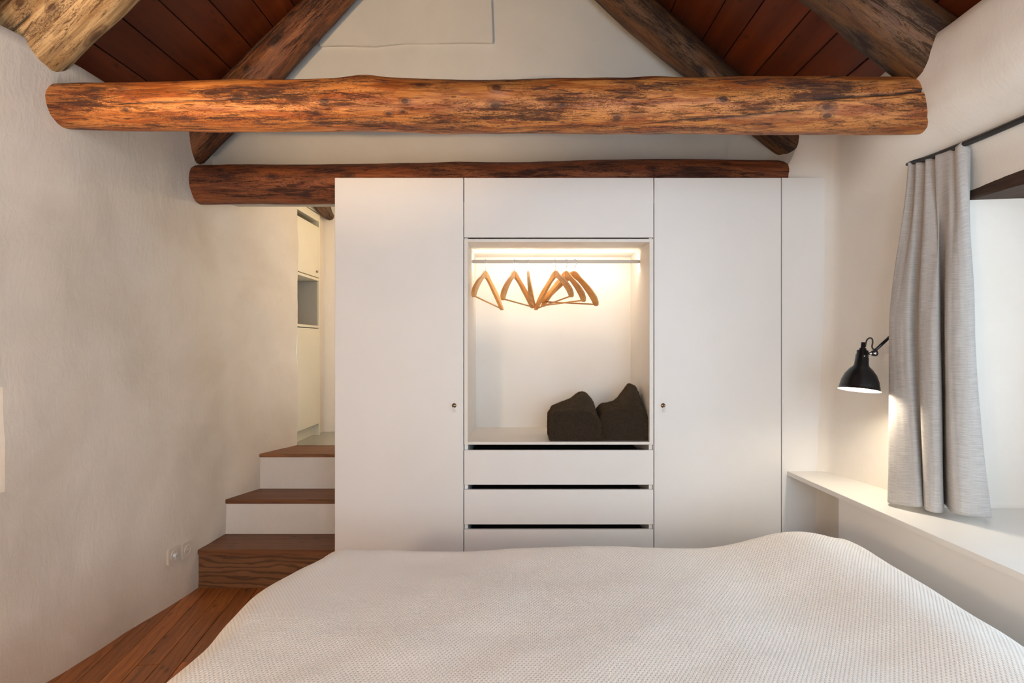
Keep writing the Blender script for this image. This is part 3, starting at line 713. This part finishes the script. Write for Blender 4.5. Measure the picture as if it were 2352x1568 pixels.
# plan outlines of the curtain at top, middle and bottom (x, y)
top = [(1.690, 2.625), (1.660, 2.620), (1.650, 2.600), (1.672, 2.588), (1.690, 2.575), (1.662, 2.566), (1.648, 2.548), (1.668, 2.530), (1.692, 2.520), (1.660, 2.505), (1.646, 2.482), (1.672, 2.462), (1.694, 2.452), (1.662, 2.440), (1.645, 2.425), (1.652, 2.395), (1.656, 2.36), (1.668, 2.345), (1.652, 2.325), (1.650, 2.305), (1.668, 2.292), (1.690, 2.300)]
mid = [(1.690, 2.690), (1.640, 2.690), (1.606, 2.668), (1.598, 2.640), (1.600, 2.610), (1.606, 2.580), (1.618, 2.555), (1.652, 2.560), (1.668, 2.545), (1.640, 2.520), (1.626, 2.490), (1.628, 2.460), (1.636, 2.430), (1.662, 2.430), (1.715, 2.495), (1.712, 2.470), (1.662, 2.392), (1.664, 2.360), (1.682, 2.335), (1.708, 2.322), (1.730, 2.335), (1.735, 2.38)]
bot = [(1.640, 2.680), (1.590, 2.640), (1.560, 2.600), (1.562, 2.570), (1.576, 2.535), (1.596, 2.500), (1.622, 2.482), (1.655, 2.510), (1.662, 2.520), (1.638, 2.485), (1.630, 2.462), (1.640, 2.440), (1.660, 2.430), (1.688, 2.445), (1.755, 2.540), (1.745, 2.510), (1.692, 2.405), (1.700, 2.368), (1.730, 2.350), (1.775, 2.346), (1.812, 2.356), (1.826, 2.40)]
NC = 220; NZC = 110
Ct = catmull([(x, y, 0) for x, y in top], NC); Cm = catmull([(x, y, 0) for x, y in mid], NC); Cb = catmull([(x, y, 0) for x, y in bot], NC)
def cur_z(k, q):
    zt = 2.128-0.022*sstep(0.0, 0.4, q)-0.008*q
    zt += 0.012*math.exp(-((q-0.93)/0.03)**2)
    zb = 0.683-0.006*math.sin(q*14)
    return zt+(zb-zt)*k
def cur(i, j):
    k = i/(NZC-1); q = j/(NC-1)
    if k < 0.5: t = sstep(0, 1, k*2)**0.85; p = Ct[j].lerp(Cm[j], t)
    else: t = (k-0.5)*2; p = Cm[j].lerp(Cb[j], t*(0.6+0.4*t))
    z = cur_z(k, q)
    n = 0.004*fbm((q*9, z*3, 4.0), 3)*min(1, k*6)
    hem = 0.0015*math.exp(-((z-0.79)/0.003)**2)
    return (p.x+n+hem, p.y+0.6*n, z)
ct = empty('curtain', (1.66, 2.47, ZS), 'grey linen curtain gathered beside the window', 'curtain')
cm_ = grid_mesh('curtain_cloth', NZC, NC, cur, uv=lambda i, j: (j/(NC-1)*1.15, (1-i/(NZC-1))*1.45))
co_ = link('curtain_cloth', cm_, M['linen'], ct)
so = co_.modifiers.new('thickness', 'SOLIDIFY'); so.thickness = 0.003; so.offset = 0

# ------------------------------------------------------------------ wall lamp
YL = 2.70; pl = F/YL
def LP(u, v, dy=0.0): return PX(u, v, YL+dy)
lr = empty('wall_lamp', (1.735, 2.78, 1.40), 'black adjustable reading lamp on the wall left of the curtain', 'lamp')
tilt = math.radians(8.5)
rimc = LP(1973.5, 895.5); k_ = 1/pl
sh_prof = [(0.0145, 0.188), (0.0145, 0.178), (0.0235, 0.1775), (0.0235, 0.158), (0.0265, 0.1575), (0.029, 0.117), (0.033, 0.106), (0.048, 0.092), (0.064, 0.070), (0.076, 0.040), (0.0815, 0.012), (0.0822, 0.004), (0.0865, 0.002), (0.0870, 0.0)]
s_in = [(0.0865, -0.0005), (0.081, 0.003), (0.075, 0.038), (0.063, 0.068), (0.047, 0.089), (0.03, 0.10), (0.0, 0.102)]
sr = Matrix.Translation(rimc) @ Matrix.Rotation(tilt, 4, 'Y') @ Matrix.Rotation(math.radians(-6.3), 4, 'X')
def put(o, mtx): o.matrix_basis = mtx; attach(o, lr); return o
shade = put(link('lamp_shade', lathe_mesh('lamp_shade', sh_prof, 56), M['black']), sr)
inn = link('shade_lining', lathe_mesh('shade_lining', s_in, 56), M['lampin']); inn.matrix_basis = sr; attach(inn, shade)
tag(inn, label='white enamelled inside of the shade')
so = put(link('lamp_socket', lathe_mesh('lamp_socket', [(0, 0.215), (0.0085, 0.2145), (0.0095, 0.213), (0.0095, 0.188), (0.0145, 0.1875), (0.0148, 0.176)], 28), M['black']), sr)
bulb = put(link('bulb', lathe_mesh('bulb', [(0, 0.022), (0.014, 0.026), (0.022, 0.038), (0.024, 0.052), (0.019, 0.070), (0.012, 0.082), (0.012, 0.10)], 24), M['bulb']), sr)
for a in range(4):
    w = math.radians(-100+a*55)
    bm = bmesh.new(); bmesh.ops.create_uvsphere(bm, u_segments=10, v_segments=8, radius=0.0038)
    o = link('screw', from_bm('screw', bm, True), M['chrome']); o.matrix_basis = sr @ Matrix.Translation((0.0268*math.cos(w), 0.0268*math.sin(w), 0.150)); attach(o, shade)
J = LP(2008, 811, 0.0)
dk = link('elbow_joint', lathe_mesh('elbow_joint', [(0, 0.011), (0.012, 0.011), (0.0135, 0.0085), (0.0135, -0.0085), (0.012, -0.011), (0, -0.011)], 28), M['black'])
put(dk, Matrix.Translation(J) @ Matrix.Rotation(math.pi/2, 4, 'X'))
o = link('joint_screw', lathe_mesh('joint_screw', [(0, 0.0135), (0.006, 0.013), (0.007, 0.011)], 18), M['chrome']); o.matrix_basis = Matrix.Translation(J) @ Matrix.Rotation(math.pi/2, 4, 'X'); attach(o, dk)
put(link('swivel_pin', tube_mesh('swivel_pin', [LP(1996, 812), J], 0.006, 12), M['chrome']), Matrix())
ARM1 = PX(2061, 757, YL+0.055)
put(link('arm', tube_mesh('arm', [LP(2012, 803, 0.0), ARM1], 0.0065, 14), M['black']), Matrix())
WB = Vector((1.735, 2.79, ARM1.z+0.03))
put(link('arm', tube_mesh('arm', [ARM1, ARM1+Vector((0.006, 0.004, 0.022)), WB+Vector((-0.03, 0, 0)), WB], 0.0065, 12), M['black']), Matrix())
bp = link('wall_base', lathe_mesh('wall_base', [(0, 0.018), (0.045, 0.018), (0.05, 0.012), (0.05, 0)], 36), M['black']); put(bp, Matrix.Translation(WB+Vector((0.014, 0, 0))) @ Matrix.Rotation(-math.pi/2, 4, 'Y'))
topc = LP(1987.5, 797)
cb = [topc, LP(1988.5, 790), LP(1991, 781), LP(1997, 776), LP(2003, 778), LP(2004.5, 786), LP(2003, 795), LP(2005, 801), LP(2012, 803)]
put(link('cable', tube_mesh('cable', catmull(cb, 60), 0.0032, 10), M['cable']), Matrix())
cb2 = [LP(2050, 768, 0.045), PX(2050, 757, YL+0.05), PX(2052, 750, YL+0.055), PX(2058, 746, YL+0.06), PX(2066, 750, YL+0.07)]
put(link('cable', tube_mesh('cable', catmull(cb2, 30), 0.0032, 10), M['cable']), Matrix())

# ------------------------------------------------------------------ hangers
def make_hanger():
    """hook centre at origin, arms along X"""
    e = empty('clothes_hanger', (0, 0, 0))
    pts = []
    for k in range(22):
        w = math.radians(215-k*12); pts.append((0.0165*math.cos(w), 0, 0.001+0.0165*math.sin(w)))
    pts += [(0.010, 0, -0.020), (0.002, 0, -0.034), (0.0, 0, -0.046), (0.0, 0, -0.075)]
    hk = link('hook', tube_mesh('hook', catmull(pts, 90), 0.0016, 8), M['chrome'], e)
    zt = [(-0.218, -0.272), (-0.206, -0.230), (-0.155, -0.172), (-0.105, -0.130), (-0.060, -0.096), (-0.034, -0.072), (-0.016, -0.060), (0, -0.057)]
    zb = [(-0.196, -0.272), (-0.15, -0.222), (-0.10, -0.174), (-0.05, -0.130), (-0.015, -0.108), (0, -0.104)]
    for sgn in (-1, 1):
        n = 40; vs = []; fs = []
        tt = catmull([(x, 0, z) for x, z in zt], n); bb = catmull([(x, 0, z) for x, z in zb], n)
        for i in range(n):
            f = i/(n-1); th = 0.0062+0.004*abs(1-f)**2
            bow = 0.030*(1-f)**2                                   # arms bow forward
            if 4 < i < 7: notch = 0.006
            else: notch = 0
            T_, B_ = tt[i].copy(), bb[i].copy(); T_.z -= notch
            if i == 0: B_ = Vector((-0.203, 0, -0.277))
            for (p, dy) in ((T_, -th), (T_, th), (B_, th), (B_, -th)):
                vs.append((-sgn*p.x if sgn > 0 else p.x, dy-bow, p.z))
        for i in range(n-1):
            for k in range(4):
                f4 = (i*4+k, i*4+(k+1) % 4, (i+1)*4+(k+1) % 4, (i+1)*4+k); fs.append(f4 if sgn < 0 else f4[::-1])
        fs.append((0, 1, 2, 3)); fs.append(((n-1)*4+3, (n-1)*4+2, (n-1)*4+1, (n-1)*4))
        me = mesh('arm', vs, fs)
        bm = bmesh.new(); bm.from_mesh(me); bmesh.ops.recalc_face_normals(bm, faces=bm.faces)
        bmesh.ops.bevel(bm, geom=[ed for ed in bm.edges if len(ed.link_faces) == 2 and ed.calc_face_angle(0) > 0.9], offset=0.0022, segments=2, affect='EDGES')
        me = from_bm('arm', bm); link('arm', me, M['hanger'], e)
    bar = [(-0.198, -0.027, -0.266), (0, -0.027, -0.266), (0.198, -0.027, -0.266)]
    link('bar', tube_mesh('bar', bar, 0.0048, 12), M['hanger'], e)
    return e
def copy_tree(o, parent=None):
    c = o.copy(); COL.objects.link(c); c.parent = parent
    if parent is not None: c.matrix_parent_inverse = o.matrix_parent_inverse.copy()
    for ch in o.children: copy_tree(ch, c)
    return c
specs = [(1116, 70, 7, 'leftmost wooden hanger on the rail, turned nearly edge-on'),
         (1182, 66, 3, 'second wooden hanger from the left, its arms open to the right'),
         (1213, 86, 2, 'thin-looking third hanger from the left, seen fully edge-on'),
         (1274, -63, -7, 'fourth wooden hanger from the left, front one of the right cluster'),
         (1300, -59, -1, 'fifth wooden hanger from the left, middle one of the right cluster'),
         (1320, -46, 5, 'rightmost wooden hanger, the most open to the viewer')]
proto = make_hanger()
for i, (u, yaw, roll, lab) in enumerate(specs):
    o = proto if i == 0 else copy_tree(proto)
    o.location = (PX(u, 600, YRD).x, YRD, ZR-0.0045); o.scale = (1, 1, 0.90)
    o.rotation_euler = (Matrix.Rotation(math.radians(yaw), 3, 'Z') @ Matrix.Rotation(math.radians(roll), 3, 'Y')).to_euler()
    tag(o, lab, 'hanger', 'wooden hangers on the lit rail')

# ------------------------------------------------------------------ folded towels
def towel(name, prof, y0, y1, label, seed):
    """prof: outline as (x, height front, height back); a soft folded stack with rounded rims"""
    xs = [p[0] for p in prof]; zf = [p[1] for p in prof]; zb = [p[2] for p in prof]
    xa, xb = xs[0], xs[-1]; n = 120; vs = []; nu, nv = 150, 150
    bm = bmesh.new(); bmesh.ops.create_cube(bm, size=1); bmesh.ops.subdivide_edges(bm, edges=bm.edges[:], cuts=60, use_grid_fill=True)
    R = 0.034
    dense = catmull([(a_, b_, c_) for a_, b_, c_ in prof], 80); xs = [p.x for p in dense]; zf = [p.y for p in dense]; zb = [p.z for p in dense]
    for v in bm.verts:
        fx, fy, fz = v.co.x+0.5, v.co.y+0.5, v.co.z+0.5
        x = xa+fx*(xb-xa); q = sstep(0.12, 0.55, fy); h = interp(x, xs, zf)*(1-q)+interp(x, xs, zb)*q
        p = Vector(((fx-0.5)*(xb-xa), (fy-0.5)*(y1-y0), fz*h))
        hx, hy = (xb-xa)/2, (y1-y0)/2
        c = Vector((max(-hx+R, min(hx-R, p.x)), max(-hy+R, min(hy-R, p.y)), max(0.018, min(max(h-R, 0.02), p.z))))
        d = p-c
        if d.length > 1e-6:
            Rm = R if p.z > c.z else 0.018
            lim = R
            if d.length > 0: p = c+d*min(1.0, (lim if p.z >= c.z else max(0.018, math.hypot(d.x, d.y)))/d.length) if p.z >= c.z else p
        sl = 0.0; w_ = Vector((p.x, p.y, p.z))
        nz = 0.010*fbm((w_.x*9, w_.y*9+seed, w_.z*9), 3)
        out = Vector((p.x, p.y, (p.z-h/2)*1.2)).normalized()
        fold = -0.012*math.exp(-((fz-0.62-0.1*fx)/0.03)**2)*(1 if fy < 0.3 else 0)*0
        fuzz = 0.0026*noise.noise(Vector((w_.x*320, w_.y*320, w_.z*320+seed)))+0.0018*noise.noise(Vector((w_.x*700, w_.y*700, w_.z*700+seed)))
        k = min(1, p.z/0.02)
        p = p+out*(nz+fold+fuzz)*k
        p.z = max(0.0, p.z)
        v.co = p+Vector(((xa+xb)/2, (y0+y1)/2, NZ0+0.0005))
    bm.normal_update()
    tr_ = random.Random(int(seed)); tv = []; tf = []
    faces = [f for f in bm.faces if f.calc_center_median().z > NZ0+0.004]
    bmesh.ops.triangulate(bm, faces=[])
    for f in faces:
        vs3 = [v.co for v in f.verts]; n_ = f.normal
        for _ in range(2):
            a_, b_ = tr_.random(), tr_.random()
            p = vs3[0].lerp(vs3[1], a_).lerp(vs3[3 % len(vs3)].lerp(vs3[2], a_), b_)
            d_ = (n_+Vector((tr_.uniform(-1, 1), tr_.uniform(-1, 1), tr_.uniform(-0.9, 0.5)))*0.9).normalized()
            s_ = n_.cross(d_); s_ = s_.normalized() if s_.length > 1e-4 else Vector((1, 0, 0))
            l_ = tr_.uniform(0.004, 0.0075); k0_ = len(tv)
            tv += [p-s_*0.0009-n_*0.001, p+s_*0.0009-n_*0.001, p+d_*l_*0.7+s_*0.0006, p+d_*l_]
            tf += [(k0_, k0_+1, k0_+2), (k0_, k0_+2, k0_+3)]
    o = link(name, from_bm(name, bm, True), M['terry']); tag(o, label, 'towel', 'folded towels in the niche')
    pile = link('terry_pile', mesh('terry_pile', tv, tf), M['terry_pile'], o); pile['kind'] = 'stuff'
    return o
yt = 3.325; tp = F/(yt+0.03)
def tx(u): return (u-VU)/tp
def th(v): return max(0.03, EYE+(VV-v)/tp-NZ0)
towel('folded_towel', [(tx(1263), th(948), th(946)), (tx(1275), th(942), th(940)), (tx(1310), th(938), th(928)), (tx(1340), th(940), th(908)), (tx(1358), th(944), th(912)), (tx(1370), th(952), th(935)), (tx(1381), th(962), th(955))], yt, 3.62, 'folded dark brown towel in the niche, the left and lower one', 3.0)
towel('folded_towel', [(tx(1380), th(950), th(940)), (tx(1395), th(940), th(935)), (tx(1425), th(936), th(930)), (tx(1445), th(934), th(905)), (tx(1460), th(928), th(888)), (tx(1470), th(930), th(892)), (tx(1480), th(938), th(915)), (tx(1489), th(948), th(945))], yt+0.01, 3.62, 'folded dark brown towel with a raised peak against the niche side', 9.0)

# ------------------------------------------------------------------ wall sockets
def socket(y, z, label, plug):
    x = wall_left_x(y, z)
    dxdy = (wall_left_x(y+0.04, z)-wall_left_x(y-0.04, z))/0.08
    e = empty('wall_socket', (x, y, z), label, 'socket', 'socket plates low on the left wall')
    nv = Vector((1, -dxdy, 0)).normalized(); ty = Vector((dxdy, 1, 0)).normalized()
    R = Matrix((ty, (0, 0, 1), nv)).transposed().to_4x4()          # local x along wall, y up, z out
    base = Matrix.Translation(Vector((x, y, z))-nv*0.002) @ R
    s = 0.041
    bm = bmesh.new(); bmesh.ops.create_cube(bm, size=1); bmesh.ops.scale(bm, vec=(2*s, 2*s, 0.013), verts=bm.verts)
    bmesh.ops.bevel(bm, geom=[ed for ed in bm.edges if abs((ed.verts[0].co-ed.verts[1].co).z) > 0.005], offset=0.006, segments=3, affect='EDGES')
    o = link('plate', from_bm('plate', bm), M['plastic']); o.matrix_basis = base @ Matrix.Translation((0, 0, 0.0065)); attach(o, e)
    r = link('ring', lathe_mesh('ring', [(0.021, 0.0), (0.022, 0.003), (0.0245, 0.003), (0.0255, 0.0)], 36), M['plastic']); r.matrix_basis = base @ Matrix.Translation((0, 0, 0.013)); attach(r, e)
    c = link('insert', lathe_mesh('insert', [(0, 0.0012), (0.019, 0.001), (0.021, 0.0)], 36) if not plug else lathe_mesh('insert', [(0, -0.009), (0.019, -0.009), (0.0205, 0.0005), (0.021, 0.001)], 36), M['plastic']); c.matrix_basis = base @ Matrix.Translation((0, 0, 0.0132)); attach(c, e)
    if plug:
        p_ = link('safety_plug', lathe_mesh('safety_plug', [(0, 0.012), (0.010, 0.011), (0.011, 0.004), (0.011, 0)], 24), M['plug']); p_.matrix_basis = base @ Matrix.Translation((0.004, -0.002, 0.011)); attach(p_, e)
    else:
        p_ = link('screw', lathe_mesh('screw', [(0, 0.003), (0.003, 0.0025), (0.0035, 0)], 16), M['plastic']); p_.matrix_basis = base @ Matrix.Translation((0, 0, 0.014)); attach(p_, e)
def wall_hit(u):
    a, b = 2.5, 3.6
    for _ in range(40):
        m_ = (a+b)/2
        if VU+F*wall_left_x(m_, 0.25)/m_ < u: a = m_
        else: b = m_
    return a
y1_ = wall_hit(395); socket(y1_, EYE-(1275-VV)*y1_/F, 'cream wall socket with pale plug insert, further from the stairs', True)
y2_ = wall_hit(426); socket(y2_, EYE-(1262-VV)*y2_/F, 'cream round-faced cover plate on the wall nearest the stairs', False)

# ------------------------------------------------------------------ bed and bedspread
bed = empty('bed', (0.2, 1.1, 0), 'low double bed hidden under the cream waffle bedspread', 'bed')
box('bed_base', -0.70, 1.20, -0.68, 2.30, 0.10, 0.28, M['riser_wood'], bed, 0.01)
box('mattress', -0.70, 1.20, -0.68, 2.30, 0.281, 0.47, M['plastic'], bed, 0.05, seg=4)
for x_, y_ in ((-0.6, -0.6), (1.1, -0.6), (-0.6, 2.2), (1.1, 2.2)): box('leg', x_-0.03, x_+0.03, y_-0.03, y_+0.03, 0, 0.1, M['riser_wood'], bed, 0.004)
BX0, BX1, BY0, BY1 = -0.80, 1.20, -0.70, 2.33
RR = 0.13
def top_z(x, y):
    z = 0.562
    z += 0.060*math.exp(-((x-1.02)/0.26)**2-((y-2.30)/0.34)**2)
    z += 0.045*math.exp(-((x-1.14)/0.17)**2)*sstep(2.35, 1.8, y)
    z -= 0.022*math.exp(-((x-0.80)/0.16)**2-((y-1.95)/0.5)**2)
    z += 0.012*fbm((x*1.6, y*1.6, 12.0), 2)+0.004*fbm((x*5, y*5, 2.0), 2)
    z += 0.006*math.exp(-((y-2.28)/0.12)**2)*math.sin(x*7)
    return z
NXB, NYB = 230, 260
EXT = 0.50
def bed_edge_l(y): return BX0+0.10*sstep(1.95, 2.33, y)+0.03*sstep(1.2, 2.0, y)+0.018*math.sin(y*5.0+0.4)+0.02*fbm((y*1.7, 40, 0), 2)
def bed_edge_r(y): return BX1+0.02*fbm((y*1.9, 60, 0), 2)
def bed_v(i, j):
    gx_ = BX0-EXT+(BX1-BX0+2*EXT)*i/(NXB-1); gy_ = BY0-0.2+(BY1-BY0+0.2+EXT)*j/(NYB-1)
    yc = min(max(gy_, BY0), BY1); l0, r0 = bed_edge_l(yc), bed_edge_r(yc)
    xc = min(max(gx_, l0), r0)
    ex, ey = gx_-xc, gy_-yc; e = math.hypot(ex, ey)
    z = top_z(xc, yc)
    if e < 1e-9: return (xc, yc, z)
    dx, dy = ex/e, ey/e
    th_ = min(e/RR, math.pi/2); over = max(0, e-RR*math.pi/2)
    o = RR*math.sin(th_)+0.03*over+0.012*math.sin((gx_*9 if abs(dy) > abs(dx) else gy_*9))*min(1, over*4)
    return (xc+dx*o, yc+dy*o, max(0.012, z-RR*(1-math.cos(th_))-over))
bs = empty('bedspread', (0.2, 1.1, 0.5), 'cream waffle-weave bedspread covering the bed', 'bedspread')
link('bedspread_cloth', grid_mesh('bedspread_cloth', NXB, NYB, bed_v, uv=lambda i, j: ((BX1-BX0+2*EXT)*i/(NXB-1), (BY1-BY0+0.2+EXT)*j/(NYB-1))), M['waffle'], bs)
